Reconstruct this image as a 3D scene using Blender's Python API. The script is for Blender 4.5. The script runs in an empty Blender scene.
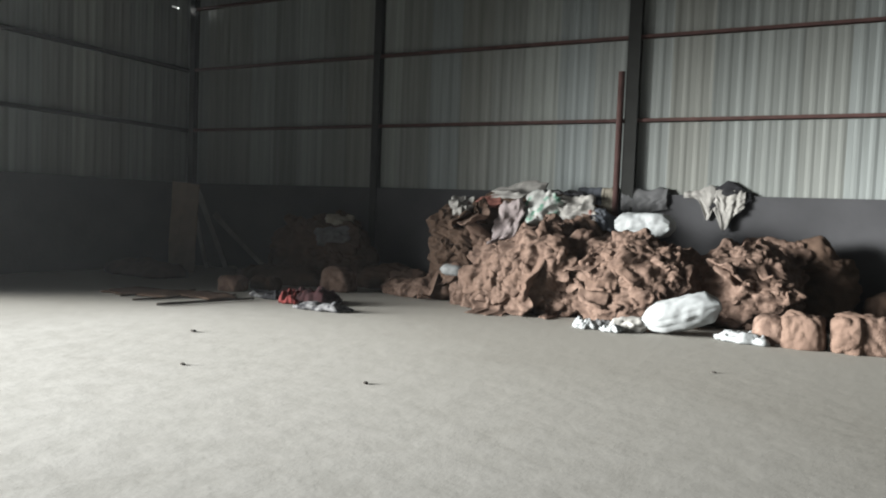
import bpy, bmesh, math, random
from mathutils import Vector, Matrix, noise
from mathutils.bvhtree import BVHTree

SC = bpy.context.scene
COL = SC.collection
random.seed(11)

# ------------------------------------------------------------------ camera
F_PX, PITCH, ROLL, YAW, CAM_H = 745.0, 0.0530, 0.0385, 0.489, 1.44
cyw, syw = math.cos(YAW), math.sin(YAW)
FWD = Vector((-syw * math.cos(PITCH), cyw * math.cos(PITCH), -math.sin(PITCH)))
_r = Vector((cyw, syw, 0)); _u = _r.cross(FWD)
RGT = math.cos(ROLL) * _r + math.sin(ROLL) * _u
UPV = -math.sin(ROLL) * _r + math.cos(ROLL) * _u
EYE = Vector((0, 0, CAM_H))
cam_d = bpy.data.cameras.new('camera'); cam = bpy.data.objects.new('camera', cam_d); COL.objects.link(cam)
cam_d.sensor_width = 36.0; cam_d.lens = 36.0 * F_PX / 886.0
cam.matrix_world = Matrix(((RGT.x, UPV.x, -FWD.x, EYE.x), (RGT.y, UPV.y, -FWD.y, EYE.y),
                           (RGT.z, UPV.z, -FWD.z, EYE.z), (0, 0, 0, 1)))
cam_d.dof.use_dof = True; cam_d.dof.focus_distance = 1.3; cam_d.dof.aperture_fstop = 36.0 * F_PX / 886.0 / 3.6
SC.camera = cam

# ------------------------------------------------------------------ sky, doorway light, exposure
W = bpy.data.worlds.new('overcast_sky'); SC.world = W; W.use_nodes = True
wn = W.node_tree; bg = wn.nodes['Background']
tc = wn.nodes.new('ShaderNodeTexCoord'); sp = wn.nodes.new('ShaderNodeSeparateXYZ')
rp = wn.nodes.new('ShaderNodeValToRGB')
rp.color_ramp.elements[0].position = 0.42; rp.color_ramp.elements[0].color = (.02, .02, .02, 1)
rp.color_ramp.elements[1].position = 0.53; rp.color_ramp.elements[1].color = (0.97, 0.98, 0.955, 1)
mr = wn.nodes.new('ShaderNodeMapRange'); mr.inputs[1].default_value = -1; mr.inputs[2].default_value = 1
wn.links.new(tc.outputs['Generated'], sp.inputs[0]); wn.links.new(sp.outputs['Z'], mr.inputs[0])
wn.links.new(mr.outputs[0], rp.inputs[0]); wn.links.new(rp.outputs[0], bg.inputs[0])
# the sky is brightest low in the west, in front of the doorway, and dim along the building
dt = wn.nodes.new('ShaderNodeVectorMath'); dt.operation = 'DOT_PRODUCT'
dt.inputs[1].default_value = Vector((-.84, -.545, .14)).normalized()
wn.links.new(tc.outputs['Generated'], dt.inputs[0])
mx0 = wn.nodes.new('ShaderNodeMath'); mx0.operation = 'MAXIMUM'; mx0.inputs[1].default_value = 0.0
pw = wn.nodes.new('ShaderNodeMath'); pw.operation = 'POWER'; pw.inputs[1].default_value = 50.0
ma = wn.nodes.new('ShaderNodeMath'); ma.operation = 'MULTIPLY_ADD'; ma.inputs[1].default_value = 265.0; ma.inputs[2].default_value = .35
wn.links.new(dt.outputs['Value'], mx0.inputs[0]); wn.links.new(mx0.outputs[0], pw.inputs[0])
wn.links.new(pw.outputs[0], ma.inputs[0]); wn.links.new(ma.outputs[0], bg.inputs[1])
XL, YB = -12.9, 12.0                 # inner faces of the left and the back low wall
DOOR = (-6.0, 4.3, 4.8)               # doorway in the left wall: y from, y to, height
pl = bpy.data.lights.new('doorway_portal', 'AREA'); pl.shape = 'RECTANGLE'
pl.size = DOOR[1] - DOOR[0]; pl.size_y = DOOR[2]; pl.cycles.is_portal = True
po = bpy.data.objects.new('doorway_portal', pl); COL.objects.link(po)
po.location = (XL - 0.12, (DOOR[0] + DOOR[1]) / 2, DOOR[2] / 2)
po.rotation_euler = (math.pi / 2, 0, -math.pi / 2)
SC.view_settings.view_transform = 'Standard'; SC.view_settings.look = 'None'
SC.view_settings.gamma = 1.0; SC.view_settings.use_curve_mapping = False
SC.view_settings.exposure = 0.0
SC.cycles.use_denoising = True
SC.cycles.max_bounces = 10; SC.cycles.diffuse_bounces = 8
SC.cycles.sample_clamp_indirect = 4.0

# ------------------------------------------------------------------ helpers
def ray(x, y):
    return FWD + RGT * ((x - 443) / F_PX) - UPV * ((y - 249) / F_PX)
def on_floor(x, y, z=0.0):           # a photograph point that lies at height z
    d = ray(x, y); return EYE + d * ((z - CAM_H) / d.z)
def on_depth(x, y, Y):               # a photograph point that lies Y metres in front of the camera line
    d = ray(x, y); return EYE + d * (Y / d.y)
def on_left(x, y, X=XL):
    d = ray(x, y); return EYE + d * (X / d.x)

def N(x, y, z=0.0): return noise.noise(Vector((x, y, z)))
def billow(p, o=4, lac=2.1, g=0.5):
    a, s, t = 1.0, 0.0, 0.0
    for _ in range(o):
        s += a * abs(noise.noise(p)); t += a; p = p * lac + Vector((3.1, 1.7, 5.3)); a *= g
    return s / t * 2.0

def mat(name, col, rough=0.9, var=0.25, scale=6.0, bump=0.0, bscale=60.0, col2=None, metal=0.0, spec=0.2, pos=(.3, .7)):
    m = bpy.data.materials.new(name); m.use_nodes = True; nt = m.node_tree; b = nt.nodes['Principled BSDF']
    b.inputs['Roughness'].default_value = rough; b.inputs['Metallic'].default_value = metal
    b.inputs['Specular IOR Level'].default_value = spec
    t = nt.nodes.new('ShaderNodeTexCoord')
    n = nt.nodes.new('ShaderNodeTexNoise'); n.inputs['Scale'].default_value = scale; n.inputs['Detail'].default_value = 6
    nt.links.new(t.outputs['Object'], n.inputs['Vector'])
    r = nt.nodes.new('ShaderNodeValToRGB'); r.color_ramp.elements[0].position, r.color_ramp.elements[1].position = pos
    c2 = col2 or tuple(c * (1 - var) for c in col)
    r.color_ramp.elements[0].color = (*c2, 1); r.color_ramp.elements[1].color = (*col, 1)
    nt.links.new(n.outputs['Fac'], r.inputs[0]); nt.links.new(r.outputs[0], b.inputs['Base Color'])
    if bump:
        k = nt.nodes.new('ShaderNodeTexNoise'); k.inputs['Scale'].default_value = bscale; k.inputs['Detail'].default_value = 4
        nt.links.new(t.outputs['Object'], k.inputs['Vector'])
        bp = nt.nodes.new('ShaderNodeBump'); bp.inputs['Strength'].default_value = bump; bp.inputs['Distance'].default_value = 0.02
        nt.links.new(k.outputs['Fac'], bp.inputs['Height']); nt.links.new(bp.outputs[0], b.inputs['Normal'])
    return m

def tag(o, label, cat, group=None, kind=None):
    o['label'] = label; o['category'] = cat
    if group: o['group'] = group
    if kind: o['kind'] = kind
    return o
def struct(o): o['kind'] = 'structure'; return o
def link(name, bm, m, parent=None, smooth=False):
    bmesh.ops.recalc_face_normals(bm, faces=bm.faces)
    me = bpy.data.meshes.new(name); bm.to_mesh(me); bm.free()
    if m: me.materials.append(m)
    if smooth:
        for p in me.polygons: p.use_smooth = True
    o = bpy.data.objects.new(name, me); COL.objects.link(o)
    if parent is not None:
        o.parent = parent; o.matrix_parent_inverse = Matrix.Translation(-parent.location)
    return o
def empty(name, loc):
    o = bpy.data.objects.new(name, None); COL.objects.link(o); o.location = loc
    o.matrix_world = Matrix.Translation(loc); return o
def origin(o, p=None):                # move the origin of a mesh to p (default: centre of its base)
    vs = [v.co for v in o.data.vertices]
    if p is None:
        p = Vector(((min(v.x for v in vs) + max(v.x for v in vs)) / 2, (min(v.y for v in vs) + max(v.y for v in vs)) / 2, min(v.z for v in vs)))
    o.data.transform(Matrix.Translation(-p)); o.location = p; return o
def box(bm, x0, x1, y0, y1, z0, z1):
    v = [bm.verts.new((x, y, z)) for x in (x0, x1) for y in (y0, y1) for z in (z0, z1)]
    for f in ((0, 1, 3, 2), (4, 6, 7, 5), (0, 4, 5, 1), (2, 3, 7, 6), (0, 2, 6, 4), (1, 5, 7, 3)):
        bm.faces.new([v[i] for i in f])
def tube(bm, pts, rad, n=10, wob=0.0, flat=1.0):
    rings = []
    for i, p in enumerate(pts):
        a = pts[max(i - 1, 0)]; b = pts[min(i + 1, len(pts) - 1)]
        d = (b - a).normalized(); s = d.cross(Vector((0, 0, 1)))
        if s.length < 0.05: s = d.cross(Vector((0, 1, 0)))
        s.normalize(); t = s.cross(d)
        r = rad[i] if isinstance(rad, (list, tuple)) else rad
        rings.append([bm.verts.new(p + (s * math.cos(k * 2 * math.pi / n) + t * flat * math.sin(k * 2 * math.pi / n)) * r *
                                   (1 + wob * N(i * .7, k * 1.3, rad[0] * 90 if isinstance(rad, (list, tuple)) else rad * 90))) for k in range(n)])
    for a, b in zip(rings, rings[1:]):
        for k in range(n): bm.faces.new((a[k], a[(k + 1) % n], b[(k + 1) % n], b[k]))
    bm.faces.new(rings[0][::-1]); bm.faces.new(rings[-1])

# ------------------------------------------------------------------ materials of the shell
def floor_material():
    m = bpy.data.materials.new('pale_concrete'); m.use_nodes = True; nt = m.node_tree; b = nt.nodes['Principled BSDF']
    b.inputs['Roughness'].default_value = 0.85; b.inputs['Specular IOR Level'].default_value = 0.25
    t = nt.nodes.new('ShaderNodeTexCoord')
    def noi(scale, det=6, rough=.6):
        n = nt.nodes.new('ShaderNodeTexNoise'); n.inputs['Scale'].default_value = scale
        n.inputs['Detail'].default_value = det; n.inputs['Roughness'].default_value = rough
        nt.links.new(t.outputs['Object'], n.inputs['Vector']); return n
    n1, n2 = noi(0.55), noi(4.0)
    r = nt.nodes.new('ShaderNodeValToRGB'); r.color_ramp.elements[0].position = .28; r.color_ramp.elements[1].position = .68
    r.color_ramp.elements[0].color = (.50, .49, .465, 1); r.color_ramp.elements[1].color = (.64, .635, .61, 1)
    nt.links.new(n1.outputs['Fac'], r.inputs[0])
    r2 = nt.nodes.new('ShaderNodeValToRGB'); r2.color_ramp.elements[0].position = .35; r2.color_ramp.elements[1].position = .6
    r2.color_ramp.elements[0].color = (.86, .86, .85, 1); r2.color_ramp.elements[1].color = (1, 1, 1, 1)
    nt.links.new(n2.outputs['Fac'], r2.inputs[0])
    mx = nt.nodes.new('ShaderNodeMixRGB'); mx.blend_type = 'MULTIPLY'; mx.inputs[0].default_value = 1
    nt.links.new(r.outputs[0], mx.inputs[1]); nt.links.new(r2.outputs[0], mx.inputs[2])
    # hairline cracks
    wv = nt.nodes.new('ShaderNodeMixRGB'); wv.inputs[0].default_value = .25
    nt.links.new(t.outputs['Object'], wv.inputs[1]); nt.links.new(n1.outputs['Color'], wv.inputs[2])
    vo = nt.nodes.new('ShaderNodeTexVoronoi'); vo.feature = 'DISTANCE_TO_EDGE'; vo.inputs['Scale'].default_value = .45
    nt.links.new(wv.outputs[0], vo.inputs['Vector'])
    cr = nt.nodes.new('ShaderNodeValToRGB'); cr.color_ramp.elements[0].position = 0.0; cr.color_ramp.elements[1].position = 0.012
    cr.color_ramp.elements[0].color = (.93, .925, .92, 1); cr.color_ramp.elements[1].color = (1, 1, 1, 1)
    nt.links.new(vo.outputs['Distance'], cr.inputs[0])
    m2 = nt.nodes.new('ShaderNodeMixRGB'); m2.blend_type = 'MULTIPLY'; m2.inputs[0].default_value = 1
    nt.links.new(mx.outputs[0], m2.inputs[1]); nt.links.new(cr.outputs[0], m2.inputs[2])
    # brown fibre dust towards the pile, plus light falloff painted into the colour
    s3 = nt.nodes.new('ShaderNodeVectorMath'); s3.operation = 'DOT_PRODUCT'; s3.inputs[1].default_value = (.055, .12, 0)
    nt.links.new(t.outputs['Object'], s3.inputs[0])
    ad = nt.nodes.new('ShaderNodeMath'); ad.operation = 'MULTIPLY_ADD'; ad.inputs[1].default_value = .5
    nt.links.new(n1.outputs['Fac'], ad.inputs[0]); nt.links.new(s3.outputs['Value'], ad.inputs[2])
    # dimmer light along the left wall, painted into the same colour mix
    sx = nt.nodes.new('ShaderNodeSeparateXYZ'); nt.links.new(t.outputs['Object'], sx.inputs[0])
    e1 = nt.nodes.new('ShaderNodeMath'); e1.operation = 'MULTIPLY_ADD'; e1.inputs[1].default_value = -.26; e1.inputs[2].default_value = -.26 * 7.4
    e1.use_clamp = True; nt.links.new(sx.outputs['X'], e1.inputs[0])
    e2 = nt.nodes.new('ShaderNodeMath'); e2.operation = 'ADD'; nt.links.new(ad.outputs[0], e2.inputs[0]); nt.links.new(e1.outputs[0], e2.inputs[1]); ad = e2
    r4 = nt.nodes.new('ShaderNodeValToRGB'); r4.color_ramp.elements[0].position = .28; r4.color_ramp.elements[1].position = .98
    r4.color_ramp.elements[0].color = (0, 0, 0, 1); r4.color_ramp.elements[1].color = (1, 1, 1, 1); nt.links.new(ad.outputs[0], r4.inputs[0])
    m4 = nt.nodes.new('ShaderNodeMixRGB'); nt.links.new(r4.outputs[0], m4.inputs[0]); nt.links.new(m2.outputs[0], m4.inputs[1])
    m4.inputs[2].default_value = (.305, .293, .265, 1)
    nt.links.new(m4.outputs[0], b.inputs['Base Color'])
    bp = nt.nodes.new('ShaderNodeBump'); bp.inputs['Strength'].default_value = .25; bp.inputs['Distance'].default_value = .02
    nt.links.new(n2.outputs['Fac'], bp.inputs['Height']); nt.links.new(bp.outputs[0], b.inputs['Normal'])
    return m

def sheet_material(axis):
    """weathered galvanised sheeting: every metre-wide sheet has its own grey, with long run-off streaks"""
    m = bpy.data.materials.new('galvanised_sheet_' + axis.lower()); m.use_nodes = True; nt = m.node_tree; b = nt.nodes['Principled BSDF']
    b.inputs['Roughness'].default_value = 0.7; b.inputs['Metallic'].default_value = 0.0; b.inputs['Specular IOR Level'].default_value = .3
    t = nt.nodes.new('ShaderNodeTexCoord'); s = nt.nodes.new('ShaderNodeSeparateXYZ'); nt.links.new(t.outputs['Object'], s.inputs[0])
    def mth(op, a, v=None):
        k = nt.nodes.new('ShaderNodeMath'); k.operation = op; nt.links.new(a, k.inputs[0])
        if v is not None: k.inputs[1].default_value = v
        return k.outputs[0]
    q = mth('FLOOR', mth('MULTIPLY', s.outputs[axis], 1 / 0.62))
    wn_ = nt.nodes.new('ShaderNodeTexWhiteNoise'); wn_.noise_dimensions = '1D'; nt.links.new(q, wn_.inputs['W'])
    r = nt.nodes.new('ShaderNodeValToRGB'); e = r.color_ramp.elements
    e[0].position = 0; e[0].color = (.22, .24, .238, 1); e[1].position = 1; e[1].color = (.33, .348, .325, 1)
    e.new(.35).color = (.25, .257, .24, 1); e.new(.7).color = (.255, .288, .298, 1)
    nt.links.new(wn_.outputs['Value'], r.inputs[0])
    mp = nt.nodes.new('ShaderNodeMapping'); mp.inputs['Scale'].default_value = (9, 9, .25); nt.links.new(t.outputs['Object'], mp.inputs['Vector'])
    n = nt.nodes.new('ShaderNodeTexNoise'); n.inputs['Scale'].default_value = 1; n.inputs['Detail'].default_value = 5
    nt.links.new(mp.outputs[0], n.inputs['Vector'])
    r2 = nt.nodes.new('ShaderNodeValToRGB'); r2.color_ramp.elements[0].position = .3; r2.color_ramp.elements[1].position = .7
    r2.color_ramp.elements[0].color = (.72, .72, .70, 1); r2.color_ramp.elements[1].color = (1.08, 1.08, 1.06, 1)
    nt.links.new(n.outputs['Fac'], r2.inputs[0])
    mx = nt.nodes.new('ShaderNodeMixRGB'); mx.blend_type = 'MULTIPLY'; mx.inputs[0].default_value = 1
    nt.links.new(r.outputs[0], mx.inputs[1]); nt.links.new(r2.outputs[0], mx.inputs[2])
    nt.links.new(mx.outputs[0], b.inputs['Base Color'])
    return m

M = {}
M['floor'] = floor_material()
M['sheet_x'] = sheet_material('X'); M['sheet_y'] = sheet_material('Y')
M['plaster'] = mat('grey_cement_render', (.076, .0765, .082), .92, .22, 1.6, .25, 14)
M['roof'] = mat('dark_roof_sheet', (.07, .07, .065), .8, .3, 2)
M['red_steel'] = mat('red_oxide_steel', (.115, .062, .056), .75, .4, 5)
M['dark_steel'] = mat('dark_steel', (.032, .033, .031), .75, .3, 4)
M['wood'] = mat('grey_weathered_board', (.30, .29, .27), .9, .3, 5)
M['brown_board'] = mat('brown_card_sheet', (.23, .18, .135), .9, .25, 4)
M['stick'] = mat('dark_stick', (.055, .045, .038), .9, .3, 8)
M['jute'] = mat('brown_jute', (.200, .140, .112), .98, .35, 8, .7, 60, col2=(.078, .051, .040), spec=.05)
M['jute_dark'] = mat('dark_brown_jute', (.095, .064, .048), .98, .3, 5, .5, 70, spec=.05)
M['jute_pale'] = mat('tan_jute', (.165, .112, .088), .98, .3, 6, .5, 90, spec=.05)
M['white'] = mat('white_woven_plastic', (.275, .29, .295), .6, .10, 4, .15, 40, spec=.3)
M['offwhite'] = mat('soiled_white_cloth', (.36, .35, .33), .9, .3, 7, .2, 50)
M['pink'] = mat('pale_pink_cloth', (.36, .31, .31), .9, .25, 8, .2, 50)
M['cream'] = mat('cream_cloth', (.36, .33, .27), .9, .25, 8, .2, 50)
M['grey'] = mat('grey_cloth', (.15, .152, .156), .9, .35, 8, .2, 50)
M['blue_grey'] = mat('blue_grey_cloth', (.11, .12, .14), .9, .3, 8, .2, 50)
M['black'] = mat('black_cloth', (.030, .030, .034), .9, .3, 8, .2, 50)
M['maroon'] = mat('maroon_cloth', (.036, .013, .015), .9, .35, 8, .2, 50)
M['red'] = mat('red_cloth', (.21, .045, .042), .9, .35, 7, .2, 50)
M['salmon'] = mat('faded_red_cloth', (.24, .10, .08), .9, .3, 8, .2, 50)
M['green_print'] = mat('white_bag_with_green_print', (.40, .405, .39), .7, 0, 6, .15, 40, col2=(.12, .27, .20), pos=(.33, .45))
M['mottled'] = mat('grey_and_white_print_cloth', (.20, .20, .205), .9, 0, 11, .2, 50, col2=(.028, .028, .032), pos=(.4, .62))
M['red_print'] = mat('white_bag_with_dark_red_print', (.42, .40, .37), .8, 0, 8, .15, 40, col2=(.22, .10, .08), pos=(.36, .46))
M['crumb'] = mat('dark_crumb', (.06, .055, .05), .95)

# ------------------------------------------------------------------ the setting
HALL_R, HALL_F, HALL_H, LOW = 8.0, -8.0, 6.9, 1.81
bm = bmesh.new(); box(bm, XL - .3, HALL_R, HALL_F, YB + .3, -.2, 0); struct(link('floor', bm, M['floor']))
bm = bmesh.new(); box(bm, XL - .35, HALL_R + .1, HALL_F - .1, YB + .4, HALL_H, HALL_H + .12); struct(link('ceiling', bm, M['roof']))
PROF = ((0, 0), (.045, 0), (.085, .009), (.12, .009), (.16, 0), (.2, 0))
def corrugated(bm, a0, a1, z0, z1, put):
    """trapezoidal ribs from a0 to a1; put(a, depth, z) gives the world point"""
    prev = None; k = 0; n = int(round((a1 - a0) / .2))
    st = (a1 - a0) / n
    for i in range(n):
        for (da, dp) in PROF[:-1] if i < n - 1 else PROF:
            a = a0 + (i + da / .2) * st
            c = [bm.verts.new(put(a, dp, z0)), bm.verts.new(put(a, dp, z1)), bm.verts.new(put(a, dp - .045, z0)), bm.verts.new(put(a, dp - .045, z1))]
            if prev:
                bm.faces.new((prev[0], c[0], c[1], prev[1])); bm.faces.new((prev[2], prev[3], c[3], c[2]))
                bm.faces.new((prev[0], prev[2], c[2], c[0])); bm.faces.new((prev[1], c[1], c[3], prev[3]))
            else: bm.faces.new((c[0], c[1], c[3], c[2]))
            prev = c
    bm.faces.new((prev[0], prev[2], prev[3], prev[1]))
# back wall: low rendered wall with a ledge, sheeting above
bm = bmesh.new(); box(bm, XL - .25, HALL_R, YB, YB + .25, 0, LOW); struct(link('wall_back', bm, M['plaster']))
bm = bmesh.new(); corrugated(bm, XL - .2, HALL_R, LOW, HALL_H, lambda a, d, z: (a, YB + .10 - d, z)); struct(link('wall_back_sheeting', bm, M['sheet_x']))
# left wall, with the doorway and one small gap high in the sheeting
bm = bmesh.new(); box(bm, XL - .25, XL, DOOR[1], YB, 0, LOW); box(bm, XL - .25, XL, HALL_F, DOOR[0], 0, LOW); struct(link('wall_left', bm, M['plaster']))
g0 = on_left(173, 8, XL - .16); g1 = on_left(180, 6.0, XL - .16); gh = .045
gy0, gy1, gz = min(g0.y, g1.y), max(g0.y, g1.y), (g0.z + g1.z) / 2
putl = lambda a, d, z: (XL - .19 + d, a, z)
bm = bmesh.new()
corrugated(bm, DOOR[1], gy0, LOW, HALL_H, putl); corrugated(bm, gy1, YB + .15, LOW, HALL_H, putl)
corrugated(bm, gy0, gy1, LOW, gz - gh / 2, putl); corrugated(bm, gy0, gy1, gz + gh / 2, HALL_H, putl)
corrugated(bm, HALL_F, DOOR[0], LOW, HALL_H, putl); corrugated(bm, DOOR[0], DOOR[1], DOOR[2], HALL_H, putl)
struct(link('wall_left_sheeting', bm, M['sheet_y']))
bm = bmesh.new(); box(bm, HALL_R, HALL_R + .2, HALL_F, YB + .25, 0, HALL_H); struct(link('wall_right', bm, M['roof']))
bm = bmesh.new(); box(bm, XL - .25, HALL_R, HALL_F - .2, HALL_F, 0, HALL_H); struct(link('wall_front', bm, M['roof']))
# thin haze volume added to lift the blacks, standing in for lens glare
HAZE = 0.0023
bm = bmesh.new(); box(bm, XL + .01, HALL_R - .01, HALL_F + .01, YB - .005, .005, HALL_H - .01)
hm = bpy.data.materials.new('veil_haze'); hm.use_nodes = True; hn = hm.node_tree; hn.nodes.remove(hn.nodes['Principled BSDF'])
hv = hn.nodes.new('ShaderNodeVolumeScatter'); hv.inputs['Density'].default_value = HAZE; hv.inputs['Anisotropy'].default_value = .72
hv.inputs['Color'].default_value = (.90, .95, 1, 1)
hn.links.new(hv.outputs[0], hn.nodes['Material Output'].inputs['Volume'])
hz = struct(link('haze', bm, hm))

# steel rails (one long angle section each) and the columns
def rail_back(z, label):
    bm = bmesh.new(); box(bm, XL, HALL_R, YB + .02, YB + .082, z - .03, z - .02); box(bm, XL, HALL_R, YB + .02, YB + .03, z - .03, z + .03)
    o = origin(link('wall_rail', bm, M['red_steel'])); tag(o, label, 'rail')
def rail_left(z, label):
    bm = bmesh.new()
    for a, b in ((DOOR[1], YB + .03),):
        box(bm, XL - .115, XL - .04, a, b, z - .04, z - .028); box(bm, XL - .05, XL - .04, a, b, z - .04, z + .04)
    o = origin(link('wall_rail', bm, M['dark_steel'])); tag(o, label, 'rail')
rail_back(2.98, 'rust red steel rail along the back wall, the first above the low wall')
rail_back(4.30, 'rust red steel rail across the back wall, the second above the low wall')
rail_back(5.62, 'dark steel rail near the top of the back wall')
rail_left(2.98, 'dark steel rail along the left wall, the lower of the two in view')
rail_left(4.30, 'dark steel rail along the left wall, the upper of the two in view')

def column(x, label, y0=YB - .05, depth=.14, wid=.15, lower=None):
    t = empty('steel_column', Vector((x, y0 + depth / 2, 0)))
    bm = bmesh.new(); box(bm, x - wid / 2, x + wid / 2, y0, y0 + .014, 0, HALL_H)
    fl = link('flange', bm, lower or M['dark_steel'], t)
    bm = bmesh.new(); box(bm, x - wid / 2, x + wid / 2, y0 + depth - .014, y0 + depth, 0, HALL_H); link('flange', bm, M['dark_steel'], t)
    bm = bmesh.new(); box(bm, x - .006, x + .006, y0 + .014, y0 + depth - .014, 0, HALL_H); link('web', bm, M['dark_steel'], t)
    tag(t, label, 'column'); return fl
column(XL + .12, 'dark steel column standing in the far left corner')
column(-7.93, 'dark steel column on the back wall, left of the brown heap')
column(-3.06, 'dark steel column rising behind the brown heap, right of the thin red post', wid=.20)
bm = bmesh.new(); px_ = -3.235
tube(bm, [Vector((px_, YB - .06, 0)), Vector((px_, YB - .06, 3.75))], .052, 14)
bmesh.ops.recalc_face_normals(bm, faces=bm.faces)
tag(origin(link('steel_post', bm, M['red_steel'], smooth=False)), 'thin rust red post standing against the left side of a dark column', 'post')
column(2.25, 'steel column on the back wall, beyond the right edge of the view')

# ------------------------------------------------------------------ heaps
DG = []                                  # (vertices, faces) of everything cloth may rest on
def add_support(o):
    mw = Matrix.Translation(o.location)
    DG.append(([mw @ v.co for v in o.data.vertices], [tuple(p.vertices) for p in o.data.polygons]))
def make_bvh():
    vs, fs = [], []
    for v, f in DG:
        k = len(vs); vs += v; fs += [tuple(i + k for i in q) for q in f]
    return BVHTree.FromPolygons(vs, fs)

def mound(name, c, r, m, seed, amp=.16, freq=1.5, sub=6, squash=2.6, label='', cat='heap', stretch=(1, 1, 1), yaw=0.0, lean=0.0, zc=.3, kind='stuff', group=None):
    """a bulging heap of folded sacking: a squarish ellipsoid whose skin is thrown into creased folds"""
    bm = bmesh.new(); bmesh.ops.create_icosphere(bm, subdivisions=sub, radius=1)
    cy, sy = math.cos(yaw), math.sin(yaw); off = Vector((seed * 7.3, seed * 3.1, seed * 1.7))
    for v in bm.verts:
        p = v.co.copy(); d = (abs(p.x) ** squash + abs(p.y) ** squash + abs(p.z) ** squash) ** (1 / squash); q = p / d
        w = Vector((q.x * r[0], q.y * r[1], q.z * r[2]))
        nrm = Vector((p.x / r[0], p.y / r[1], p.z / r[2])).normalized()
        s = Vector((w.x * stretch[0], w.y * stretch[1], w.z * stretch[2])) * freq + off
        s += Vector((N(*(s * .7)), N(*(s * .7 + Vector((9, 2, 4)))), N(*(s * .7 + Vector((1, 8, 3)))))) * .55
        h = billow(s, 4, 2.1, .55) - .35 + .5 * N(*(w * .9 + off))
        w += nrm * amp * h
        w.x += lean * w.z
        z = r[2] * zc + w.z
        if z < 0: z = 0.004 * (N(w.x * 3, w.y * 3))
        v.co = Vector((c[0] + w.x * cy - w.y * sy, c[1] + w.x * sy + w.y * cy, max(z, 0)))
        if v.co.y > YB - .02: v.co.y = YB - .02
    o = origin(link(name, bm, m, smooth=True)); tag(o, label, cat, group, kind); add_support(o); return o

def fx(px, Y): return on_depth(px, 250, Y).x
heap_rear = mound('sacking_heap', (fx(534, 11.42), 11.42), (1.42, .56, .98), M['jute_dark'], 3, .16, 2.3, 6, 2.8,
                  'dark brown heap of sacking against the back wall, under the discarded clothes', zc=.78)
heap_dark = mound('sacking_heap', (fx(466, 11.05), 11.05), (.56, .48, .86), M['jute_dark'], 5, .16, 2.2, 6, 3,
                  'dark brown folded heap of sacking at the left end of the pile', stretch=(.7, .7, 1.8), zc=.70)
heap_b = mound('sacking_heap', (fx(536, 10.55), 10.55), (.92, .66, .70), M['jute'], 8, .27, 2.0, 6, 2.1,
               'tall brown mound of tangled sacking, left middle of the pile', stretch=(1.2, 1.0, .8), lean=.10, zc=.58)
heap_c = mound('sacking_heap', (fx(630, 10.6), 10.6), (.93, .74, .69), M['jute'], 12, .25, 2.0, 6, 2.2,
               'wide brown mound of tangled sacking below the white pillow-shaped sack', stretch=(.8, .8, 1.5), zc=.60)
heap_d = mound('sacking_heap', (fx(752, 10.9), 10.9), (.64, .48, .58), M['jute'], 17, .18, 2.2, 6, 2.4,
               'brown heap of folded sacking at the right, below the rag hanging on the wall', stretch=(.8, .8, 1.7), zc=.66)
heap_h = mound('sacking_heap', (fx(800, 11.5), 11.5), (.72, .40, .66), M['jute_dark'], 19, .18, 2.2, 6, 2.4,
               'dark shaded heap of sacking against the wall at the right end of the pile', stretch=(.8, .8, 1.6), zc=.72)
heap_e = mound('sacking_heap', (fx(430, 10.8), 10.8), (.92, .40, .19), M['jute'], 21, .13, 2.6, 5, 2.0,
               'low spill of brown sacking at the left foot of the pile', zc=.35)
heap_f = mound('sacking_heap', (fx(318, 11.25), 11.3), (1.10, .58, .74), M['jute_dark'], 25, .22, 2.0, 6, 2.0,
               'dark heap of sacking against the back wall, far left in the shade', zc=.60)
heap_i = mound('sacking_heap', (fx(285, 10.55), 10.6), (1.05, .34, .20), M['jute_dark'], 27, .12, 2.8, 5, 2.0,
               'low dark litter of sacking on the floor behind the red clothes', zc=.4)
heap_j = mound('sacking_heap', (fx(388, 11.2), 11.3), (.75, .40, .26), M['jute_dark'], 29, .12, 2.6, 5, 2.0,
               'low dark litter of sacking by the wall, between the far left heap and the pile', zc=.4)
heap_k = mound('sacking_heap', (fx(140, 9.6), 9.7), (.95, .45, .17), M['jute_dark'], 33, .12, 2.6, 5, 2.0,
               'low dark litter on the floor in the far left corner, behind the flat sacks', zc=.4)
heap_g = mound('sacking_heap', (fx(495, 10.28), 10.30), (.62, .42, .46), M['jute'], 31, .22, 2.2, 6, 2.1,
               'brown slump of sacking at the front left foot of the tall mound', lean=.2, zc=.45)
BV = make_bvh()

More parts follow.
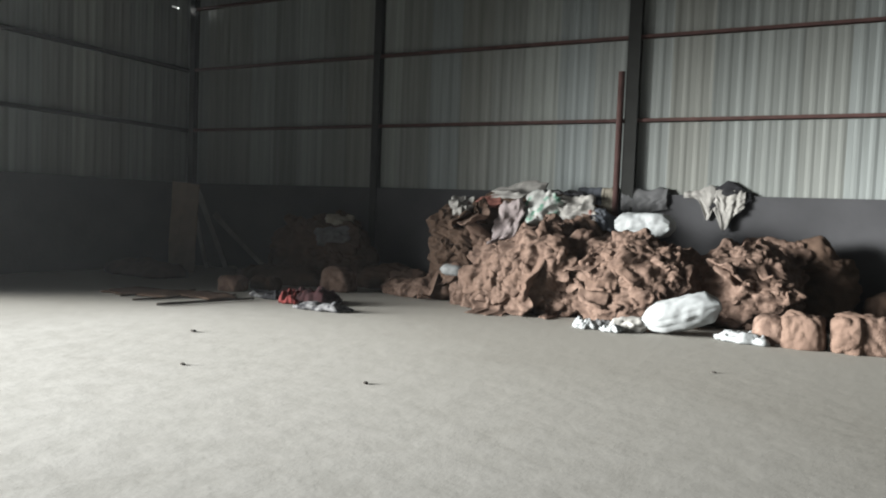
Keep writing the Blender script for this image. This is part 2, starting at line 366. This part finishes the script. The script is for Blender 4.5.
# ------------------------------------------------------------------ cloth that lies on things
def drape(name, px, py, w, h, m, seed, rot=0.0, amp=.06, freq=4.0, th=.02, n=22, rag=.22, label=None, cat='sack', group=None,
          at=None, normal=None, up=.0, lift=.012, parent=None, sharp=1.0, smooth_it=6, drop=.13, floor=True):
    """a crumpled cloth w x h metres, laid over whatever is below the photograph point (px, py)"""
    if at is None:
        hit = BV.ray_cast(EYE, ray(px, py).normalized(), 40)
        fl = on_floor(px, py)
        if ray(px, py).z > -.01 and hit[0] is None: print('MISS', name, px, py); p, nn = on_depth(px, py, 11.7), Vector((0, 0, 1))
        elif hit[0] is None or (ray(px, py).z < -.01 and (fl - EYE).length < hit[3]): p, nn = fl, Vector((0, 0, 1))
        else: p, nn = hit[0], hit[1]
    else: p, nn = at, normal or Vector((0, 0, 1))
    if nn.z < -.2: nn = -nn
    nn = (nn + Vector((0, -.15, up))).normalized() if nn.z < .99 else nn
    t = Vector((1, 0, 0)) - nn * nn.x; t.normalize(); b = nn.cross(t)
    cr, sr = math.cos(rot), math.sin(rot); t, b = t * cr + b * sr, b * cr - t * sr
    H = {}
    for i in range(n + 1):
        for j in range(n + 1):
            u, v = i / n * 2 - 1, j / n * 2 - 1
            du, dv = u * math.sqrt(1 - .32 * v * v), v * math.sqrt(1 - .32 * u * u)
            ang = math.atan2(dv, du); k = 1 + rag * (N(math.cos(ang) * 1.6, math.sin(ang) * 1.6, seed * 5.7) + .5 * N(math.cos(ang) * 4, math.sin(ang) * 4, seed * 2.9)) * 1.6
            q = p + t * (du * w / 2 * k) + b * (dv * h / 2 * k)
            hz = -drop
            hh = BV.ray_cast(q + nn * .45, -nn, .45 + drop)
            if hh[0] is not None: hz = .45 - hh[3]
            if nn.z > .05 and floor:
                zf = -q.z / nn.z
                if zf > hz: hz = min(zf, .5)
            H[i, j] = [q, hz, hz, max(abs(u), abs(v))]
    for _ in range(smooth_it):
        new = {}
        for (i, j), e in H.items():
            nb = [H[a][2] for a in ((i - 1, j), (i + 1, j), (i, j - 1), (i, j + 1)) if a in H]
            new[i, j] = max(e[1], sum(nb) / len(nb) * .9 + e[2] * .1)
        for k_, z in new.items(): H[k_][2] = z
    bm = bmesh.new(); T, B = {}, {}
    for (i, j), (q, raw, hz, ed) in H.items():
        u, v = i / n * 2 - 1, j / n * 2 - 1
        s = Vector((u * w * freq * .5, v * h * freq * .5 * .55, seed * 3.3)); s += Vector((N(u * 2, v * 2, seed), N(u * 2 + 5, v * 2, seed), 0)) * .6
        f = (billow(s, 3, 2.2, .5) * sharp + .35 * (N(u * 1.3, v * 1.3, seed * 9) + .4))
        edge = 1 - ed ** 5 * .75
        top = q + nn * (hz + lift + th * .5 + max(f, 0) * amp * edge)
        bot = q + nn * (hz + lift * .3 + max(f, 0) * amp * edge * .35) - nn * 0.004
        for r_ in (top, bot):
            if r_.y > YB - .012: r_.y = YB - .012
            if floor and r_.z < .004: r_.z = .004
        if (top - bot).length < .006: top = bot + nn * .008
        T[i, j] = bm.verts.new(top); B[i, j] = bm.verts.new(bot)
    for i in range(n):
        for j in range(n):
            bm.faces.new((T[i, j], T[i + 1, j], T[i + 1, j + 1], T[i, j + 1])); bm.faces.new((B[i, j], B[i, j + 1], B[i + 1, j + 1], B[i + 1, j]))
    for i in range(n):
        for (a, c) in (((i, 0), (i + 1, 0)), ((i + 1, n), (i, n)), ((0, i + 1), (0, i)), ((n, i), (n, i + 1))):
            bm.faces.new((T[a], B[a], B[c], T[c]))
    o = link(name, bm, m, parent, smooth=True)
    if parent is None: origin(o)
    if label: tag(o, label, cat, group)
    return o

def scatter(region, count, m, label, group, seed0, size=(.45, .78), amp=(.07, .13), gap=(17, 11), avoid=()):
    """individual sacks over one mound: spread over the photograph region the mound fills"""
    x0, x1, y0, y1 = region; rnd = random.Random(seed0); k = 0; tries = 0; pts = []
    while k < count and tries < 900:
        tries += 1
        x, y = rnd.uniform(x0, x1), rnd.uniform(y0, y1)
        if any(((x - a) / gap[0]) ** 2 + ((y - b) / gap[1]) ** 2 < 1 for a, b in pts): continue
        if any(q[0] < x < q[1] and q[2] < y < q[3] for q in avoid): continue
        hit = BV.ray_cast(EYE, ray(x, y).normalized(), 40)
        if hit[0] is None or hit[0].z < .06: continue
        pts.append((x, y))
        w = rnd.uniform(*size); ms = m[k % len(m)]
        drape('jute_sack', x, y, w, w * rnd.uniform(.5, .8), ms, seed0 * 3 + k, rnd.uniform(-.9, .9), rnd.uniform(*amp), rnd.uniform(5, 8),
              .025, 22, .2, label, 'sack', group); k += 1
J3 = (M['jute'], M['jute'], M['jute_pale'], M['jute'])
scatter((476, 586, 226, 312), 30, J3, 'crumpled brown jute sack on the tall mound left of the middle of the pile', 'sacks on the tall mound', 41, avoid=((486, 532, 195, 252),))
scatter((590, 690, 242, 318), 28, J3, 'crumpled brown jute sack on the wide mound below the white pillow-shaped sack', 'sacks on the wide mound', 42)
scatter((712, 790, 246, 302), 20, J3, 'crumpled brown jute sack on the heap at the right below the hanging rag', 'sacks on the right heap', 43)
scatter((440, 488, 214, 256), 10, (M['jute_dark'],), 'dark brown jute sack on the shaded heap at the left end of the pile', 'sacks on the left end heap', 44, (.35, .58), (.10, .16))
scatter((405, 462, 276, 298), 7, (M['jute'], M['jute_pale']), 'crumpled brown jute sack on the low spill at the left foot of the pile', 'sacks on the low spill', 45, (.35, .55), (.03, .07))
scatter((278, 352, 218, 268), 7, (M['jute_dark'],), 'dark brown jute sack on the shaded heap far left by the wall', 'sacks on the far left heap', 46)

# ------------------------------------------------------------------ clothes and bags along the top of the pile
drape('rag', 463, 208, .44, .50, m=M['offwhite'], seed=1, rot=.3, amp=.08, freq=5, lift=.10, label='greyish white rag at the left end of the clothes on top', cat='rag')
drape('cloth', 484, 202, .62, .26, M['salmon'], 2, .25, .05, 6, label='faded red cloth strip lying on the dark heap beside the greyish rag', cat='cloth')
drape('cloth', 474, 195, .45, .22, M['maroon'], 3, 0, .06, 6, label='dark maroon cloth heaped above the faded red strip', cat='cloth')
drape('cloth', 518, 192, .90, .32, M['offwhite'], 4, .12, .06, 5, label='long dirty white sheet along the top of the clothes', cat='sheet')
drape('cloth', 551, 187, .48, .34, M['mottled'], 5, 0, .08, 6, label='grey and white bundled cloth at the highest point of the clothes', cat='cloth')
drape('cloth', 575, 188, .45, .24, M['black'], 6, -.1, .07, 6, label='black cloth beside the bundled cloth at the top of the pile', cat='cloth')
drape('cloth', 510, 223, .46, .70, M['pink'], 7, -.3, .10, 6, lift=.12, label='pale pink cloth hanging down between dark heap and tall mound', cat='cloth')
drape('bag', 543, 207, .52, .48, M['green_print'], 8, .1, .10, 4, label='white bag with green print on top of the tall mound', cat='bag')
drape('bag', 574, 208, .56, .48, M['offwhite'], 9, -.1, .11, 4, label='dirty white bulging bag right of the green printed bag', cat='bag')
drape('bag', 590, 214, .34, .22, M['red_print'], 10, -.3, .06, 6, label='small white bag with dark red print beside the bulging bag', cat='bag')
drape('cloth', 605, 218, .50, .34, M['blue_grey'], 11, -.4, .07, 5, label='blue grey cloth lying left of the white pillow-shaped sack', cat='cloth')
drape('rag', 683, 236, .38, .18, M['cream'], 12, -.2, .05, 7, label='cream rag right of the white pillow-shaped sack', cat='rag')
drape('rag', 610, 282, .13, .11, M['white'], 13, 0, .06, 5, label='small white wad of cloth on the front of the wide mound', cat='rag')
drape('rag', 481, 258, .26, .14, M['offwhite'], 14, .3, .05, 6, label='small whitish rag above the white sack on the low spill', cat='rag')
drape('rag', 671, 287, .14, .26, M['grey'], 15, .2, .04, 6, label='grey scrap hanging in the gap above the large white sack', cat='rag')

# ------------------------------------------------------------------ rags hung over the ledge of the low wall
def hang(name, xa, xb, length, hump, m, seed, label, cat='rag', n=26, amp=.045, back=.07, stretch=1.0):
    """cloth laid on the ledge (back), humped by hump(s), falling down the front by length(s)"""
    bm = bmesh.new(); A, B = {}, {}
    nt_, nb = n, 8
    for i in range(n + 1):
        s = i / n; L = max(length(s), .02); X = xa + (xb - xa) * s; hp = hump(s)
        for j in range(nb + nt_ + 1):
            fold = billow(Vector((s * 4.2 * stretch + .4 * N(j * .2, seed), j * .035, seed * 4.4)), 3) * amp
            if j <= nb:
                q = j / nb; y = YB + back * (1 - q) - .012 * q; z = LOW + .012 + hp * math.sin(math.pi * (.25 + .6 * q)) + fold * .7
                nrm = Vector((0, -.3, 1)).normalized()
            else:
                q = (j - nb) / nt_; y = YB - .02 - fold * (.4 + q) - hp * .25 * math.sin(math.pi * min(q * 1.3, 1)); z = LOW + .012 + hp * math.sin(math.pi * .85) * (1 - q) ** 2 - L * q
                nrm = Vector((0, -1, 0))
            P = Vector((X + .05 * N(j * .16, s * 3, seed) * (q if j > nb else 0), y, z))
            A[i, j] = bm.verts.new(P + nrm * .008); B[i, j] = bm.verts.new(P - nrm * .004)
    J = nb + nt_
    for i in range(n):
        for j in range(J):
            bm.faces.new((A[i, j], A[i + 1, j], A[i + 1, j + 1], A[i, j + 1])); bm.faces.new((B[i, j], B[i, j + 1], B[i + 1, j + 1], B[i + 1, j]))
    for i in range(n): bm.faces.new((A[i, 0], B[i, 0], B[i + 1, 0], A[i + 1, 0])); bm.faces.new((A[i, J], A[i + 1, J], B[i + 1, J], B[i, J]))
    for j in range(J): bm.faces.new((A[0, j], A[0, j + 1], B[0, j + 1], B[0, j])); bm.faces.new((A[n, j], B[n, j], B[n, j + 1], A[n, j + 1]))
    o = origin(link(name, bm, m, smooth=True)); tag(o, label, cat); return o
wx = lambda p: on_depth(p, 200, YB).x
g = lambda s, c, w: math.exp(-((s - c) / w) ** 2)
hang('rag', wx(684), wx(716), lambda s: .06 + .34 * g(s, .78, .17), lambda s: .02 + .10 * g(s, .8, .3), M['offwhite'], 2,
     'white rag lying along the wall ledge with one tail hanging down')
hang('garment', wx(711), wx(751), lambda s: .05 + .16 * g(s, .1, .18) + .10 * g(s, .8, .15), lambda s: .20 * g(s, .45, .35), M['black'], 4,
     'black garment humped over the wall ledge above the right heap', 'garment', amp=.05)
h_ = hang('rag', wx(716), wx(746), lambda s: .10 + .44 * g(s, .35, .3) + .14 * g(s, .85, .2), lambda s: .03, M['offwhite'], 6,
     'soiled white rag hanging down the wall under the black garment', amp=.07)
h_.location.y -= .035
hang('plastic_sheet', wx(622), wx(668), lambda s: .42 - .18 * s, lambda s: .05 + .02 * math.sin(s * 9), M['grey'], 8,
     'dark grey plastic sheet hanging over the wall ledge behind the white pillow-shaped sack', 'sheet', amp=.05)
hang('rag', wx(602), wx(616), lambda s: .32 + .06 * s, lambda s: .05, M['cream'], 10, 'narrow cream rag hanging on the wall left of the red column', amp=.05)
hang('cloth', wx(578), wx(603), lambda s: .14 + .12 * s, lambda s: .05, M['blue_grey'], 12, 'blue grey cloth slung over the wall ledge above the bulging bag', 'cloth', amp=.05)

# ------------------------------------------------------------------ filled white sacks
def filled_sack(name, a, b, r, m, label, seed, flat=.8, ends=(.55, .5), wr=.05, group=None, cat='sack', nr=30, nk=32, up=Vector((0, 0, 1)), power=2.6, parent=None):
    """a stuffed sack lying from a to b, seam ends pinched, skin wrinkled along its length"""
    ax = (b - a); L = ax.length; d = ax.normalized(); s = d.cross(up).normalized(); t = s.cross(d)
    bm = bmesh.new(); rings = []
    for i in range(nr + 1):
        q = i / nr
        prof = min(1, (ends[0] + (1 - ends[0]) * math.sin(min(q / .35, 1) * math.pi / 2)) ) * min(1, (ends[1] + (1 - ends[1]) * math.sin(min((1 - q) / .35, 1) * math.pi / 2)))
        fl_ = flat * (1 if 0.12 < q < .88 else (.45 + .55 * min(q, 1 - q) / .12))
        ring = []
        for k in range(nk):
            an = 2 * math.pi * k / nk; c_, s_ = math.cos(an), math.sin(an)
            e = (abs(c_) ** power + abs(s_) ** power) ** (-1 / power)
            w = 1 + wr * (billow(Vector((c_ * 2.2, s_ * 2.2, q * 2.0 + seed * 3)), 3) * 1.6 - .8) + wr * .7 * N(c_ * 5, s_ * 5, q * 7 + seed)
            P = a + d * (q * L) + s * (c_ * e * r * prof * w) + t * (s_ * e * r * prof * fl_ * w)
            if P.z < .004: P.z = .004
            ring.append(bm.verts.new(P))
        rings.append(ring)
    for p_, q_ in zip(rings, rings[1:]):
        for k in range(nk): bm.faces.new((p_[k], p_[(k + 1) % nk], q_[(k + 1) % nk], q_[k]))
    for ring, e in ((rings[0], a - d * .015), (rings[-1], b + d * .015)):
        if e.z < .004: e.z = .004
        c = bm.verts.new(e)
        for k in range(nk): bm.faces.new((c, ring[k], ring[(k + 1) % nk]))
    o = link(name, bm, m, parent, smooth=True)
    if parent is None: origin(o)
    if label: tag(o, label, cat, group)
    return o
# the large one on the floor, with its gathered mouth
a = on_depth(640, 323, 9.40); b = on_depth(720, 304, 9.60)
t = empty('filled_sack', Vector((a.x, a.y, 0)))
filled_sack('sack_body', a, b, .225, M['white'], None, 3, .9, (.34, .74), .13, parent=t, nr=44, nk=44)
mth = a + Vector((-.36, -.10, -.09))
filled_sack('sack_mouth', a + Vector((.08, .02, -.02)), mth, .14, M['offwhite'], None, 9, .8, (.75, .9), .22, parent=t)
t.children[-1]['label'] = 'loose gathered mouth of the sack, soiled white'
tag(t, 'large stuffed white sack lying on the floor in front of the right heap', 'sack')
# the pillow-shaped one on top of the wide mound
h1 = BV.ray_cast(EYE, ray(646, 240).normalized(), 40)[0] or on_depth(646, 236, 11)
a = on_depth(619, 224, 10.85); b = on_depth(673, 226, 10.8)
filled_sack('filled_sack', a, b, .22, M['white'], 'white pillow-shaped sack lying on top of the wide mound', 5, .78, (.93, .86), .13, power=4.0, nr=40, nk=44)
drape('rag', 617, 233, .22, .14, M['white'], 16, .2, .05, 6, label='small white rag beside the left end of the pillow-shaped sack', cat='rag')
c = on_floor(453, 279, .32)
hit = BV.ray_cast(EYE, ray(453, 275).normalized(), 40); c = hit[0] if hit[0] else c
filled_sack('filled_sack', c + Vector((-.20, -.02, .09)), c + Vector((.19, .03, .07)), .13, M['white'], 'small white sack on the low spill at the left foot of the pile', 7, .75, (.6, .55), .09)

# ------------------------------------------------------------------ stuffed brown bundles on the floor
def bundle(px, py, w, h, rot, seed, label, m='jute_pale', deep=.42, sq=3.8, group=None):
    """a stuffed or rolled bundle of sacking standing on the floor, its front foot at the photograph point"""
    c = on_floor(px, py); c.y += deep * .5
    rz = h / 1.72
    o = mound('jute_bundle', (c.x, c.y), (w / 2, deep / 2, rz), M[m], 50 + seed, .08, 3.2, 5, sq, label, 'bundle', (1, 1, .6), rot, 0, .72, None, group)
    return o
bundle(775, 346, .50, .32, -.12, 1, 'brown stuffed bundle beside the white rag on the floor, right foreground', 'jute')
bundle(801, 350, .46, .38, .1, 2, 'tan stuffed bundle touching the right side of the brown one by the white rag')
b_ = bundle(848, 355, .36, .42, -.2, 3, 'tan upright bundle with a folded flap on top, near the right edge')
c_ = on_floor(845, 355); c_.y += .1
filled_sack('folded_flap', c_ + Vector((-.12, .05, .42)), c_ + Vector((.24, .08, .41)), .055, M['jute_pale'], None, 14, .6, (.8, .6), .2, parent=b_)
bundle(874, 357, .50, .42, .1, 4, 'broad brown bundle at the right edge of the picture', 'jute')
bundle(885, 336, .50, .50, .1, 5, 'dark brown bundle behind the broad one at the right edge', 'jute_dark')
bundle(790, 326, .40, .34, .3, 6, 'small brown bundle in the shade behind the two stuffed bundles', 'jute')
bundle(226, 291, .48, .24, .05, 7, 'brown roll lying on the floor in the dim far left', 'jute', .3)
bundle(331, 292, .58, .40, .0, 8, 'brown block-shaped bundle behind the red clothes', 'jute', .4, 4.0)
bundle(387, 294, .26, .13, .2, 9, 'small reddish brown roll on the floor between clothes and pile', 'jute', .2)
bundle(258, 290, .55, .20, -.05, 10, 'dark roll lying behind the black and white cloth', 'jute_dark', .3)

# ------------------------------------------------------------------ cloths and scraps on the floor
def fl(name, px, py, w, h, m, seed, rot, amp, label, cat='cloth', **k):
    return drape(name, px, py, w, h, M[m], seed, rot, amp, label=label, cat=cat, at=on_floor(px, py), normal=Vector((0, 0, 1)), **k)
fl('cloth', 314, 303, .78, .60, 'maroon', 21, .2, .26, 'heaped dark red cloth on the open floor, middle left', freq=4)
fl('cloth', 296, 302, .42, .56, 'red', 22, .5, .22, 'bright red cloth at the left side of the dark red heap', freq=5)
fl('cloth', 322, 310, .72, .32, 'mottled', 23, .1, .13, 'grey and white cloth along the front of the dark red heap', freq=5)
fl('cloth', 265, 296, .50, .34, 'mottled', 24, -.2, .10, 'black and white cloth left of the bright red cloth', freq=5)
fl('cloth', 277, 299, .36, .30, 'black', 25, .3, .12, 'black cloth between the black and white cloth and the red one', freq=5)
fl('rag', 586, 328, .30, .30, 'white', 26, .1, .11, 'white rag at the left end of the scraps before the wide mound', 'rag', freq=6)
fl('rag', 610, 331, .34, .22, 'white', 27, -.4, .07, 'flat white rag in the middle of the scraps before the wide mound', 'rag', freq=6)
fl('rag', 628, 322, .24, .26, 'white', 28, .2, .20, 'crumpled white rag by the mouth of the large white sack', 'rag', freq=6)
fl('rag', 600, 325, .34, .22, 'grey', 29, .1, .07, 'grey scrap of cloth behind the flat white rag', 'rag', freq=6)
fl('rag', 752, 343, .64, .34, 'white', 30, -.15, .15, 'crumpled white rag alone on the floor left of the brown bundles', 'rag', freq=6, rag=.35)
fl('rag', 770, 343, .22, .14, 'grey', 31, .0, .05, 'small grey rag between the white rag and the lying bundle', 'rag', freq=6)
# flattened sacking and sticks in the dim left
fl('jute_sack', 150, 293, 1.3, .8, 'jute_dark', 32, .2, .03, 'flat brown sack spread on the floor, dim far left', 'sack')
fl('jute_sack', 205, 296, 1.0, .6, 'jute_dark', 33, -.1, .03, 'flat brown sack spread behind the long stick', 'sack')
def stick(p, q, r, label, m='stick', z=.018):
    bm = bmesh.new(); n = 9; a, b = on_floor(*p), on_floor(*q)
    pts = [a.lerp(b, i / (n - 1)) + Vector((0, .02 * N(i * .6, r * 80), r * 1.02 + .004)) for i in range(n)]
    tube(bm, pts, [r * (1 - .25 * i / n) for i in range(n)], 8, .15); o = origin(link('stick', bm, M[m], smooth=True)); tag(o, label, 'stick')
stick((156, 306), (254, 300), .020, 'long dark stick on the floor, nearest of the sticks')
stick((132, 301), (236, 296), .016, 'thin dark stick behind the nearest stick')
stick((120, 297), (196, 291), .018, 'dark stick at the back left of the sticks')

# ------------------------------------------------------------------ boards leaning in the corner
def plank(foot, top, Yt, w, th, label, m='wood'):
    a = on_floor(*foot); b = on_depth(*top, Yt)
    d = (b - a); L = d.length; d.normalize(); s = Vector((0, 1, 0)).cross(d); s = d.cross(Vector((0, -1, .2))).normalized(); t = s.cross(d).normalized()
    bm = bmesh.new(); v = []
    for q in (0, L):
        for i in (-1, 1):
            for j in (-1, 1):
                P = a + d * q + s * (w / 2 * i) + t * (th / 2 * j)
                if q == 0: P.z = max(P.z, .003) if P.z < .06 else P.z
                v.append(bm.verts.new(P))
    for f in ((0, 1, 3, 2), (4, 6, 7, 5), (0, 4, 5, 1), (2, 3, 7, 6), (0, 2, 6, 4), (1, 5, 7, 3)): bm.faces.new([v[i] for i in f])
    bmesh.ops.bevel(bm, geom=bm.edges[:], offset=.006, segments=1, affect='EDGES')
    o = origin(link('board', bm, M[m])); tag(o, label, 'board'); return o
plank((207, 268), (190, 190), 11.6, .12, .03, 'grey board leaning in the corner, leftmost and steepest of three')
plank((226, 268), (196, 186), 11.7, .14, .03, 'grey board leaning in the corner, middle of three')
plank((268, 272), (214, 214), 11.75, .12, .03, 'grey board leaning at a low slant, right of the other leaning boards')
# tall brown sheet standing in the corner
a = on_floor(178, 272)
bm = bmesh.new(); n = 12; z1 = on_depth(178, 181, a.y).z
rows = []
for i in range(n + 1):
    s = i / n; x = a.x - .30 + .60 * s; y = a.y + .05 * math.sin(s * 5) + .18 * s
    rows.append([bm.verts.new((x + .03 * N(k * .4, s), y + .10 * k / n + .012 * N(s * 4, k * .5), z1 * k / n * (1 - .03 * s * (k / n)))) for k in range(n + 1)])
for i in range(n):
    for k in range(n): bm.faces.new((rows[i][k], rows[i + 1][k], rows[i + 1][k + 1], rows[i][k + 1]))
o = link('card_sheet', bm, M['brown_board']); md = o.modifiers.new('thick', 'SOLIDIFY'); md.thickness = .018
origin(o); tag(o, 'tall brown sheet of board standing in the dark corner', 'board')
# cloths on the dark heap far left
drape('cloth', 330, 237, .52, .30, M['grey'], 51, .55, .06, 5, lift=.12, label='grey cloth slung across the dark heap far left', cat='cloth')
drape('cloth', 340, 221, .46, .26, M['cream'], 52, .1, .05, 5, lift=.08, label='dull cream cloth on top of the dark heap far left', cat='cloth')
# crumbs on the floor
for i, (x, y, r) in enumerate(((193, 332, .028), (183, 365, .022), (365, 384, .02), (152, 296, .03), (714, 373, .018))):
    bm = bmesh.new(); bmesh.ops.create_icosphere(bm, subdivisions=2, radius=r); c = on_floor(x, y)
    for v in bm.verts: v.co = Vector((v.co.x * 1.5, v.co.y, v.co.z * .5)) * (1 + .4 * N(*(v.co * 30 + Vector((i, 0, 0))))) + c + Vector((0, 0, r * .5))
    o = origin(link('crumb', bm, M['crumb'], smooth=True))
    tag(o, ('dark crumb of dirt on the pale floor, left of centre below the sticks', 'dark crumb of dirt on the pale floor nearest the left foreground',
            'dark crumb of dirt on the floor, front middle', 'dark crumb of dirt beside the sticks', 'dark crumb of dirt on the floor below the large white sack')[i], 'crumb')
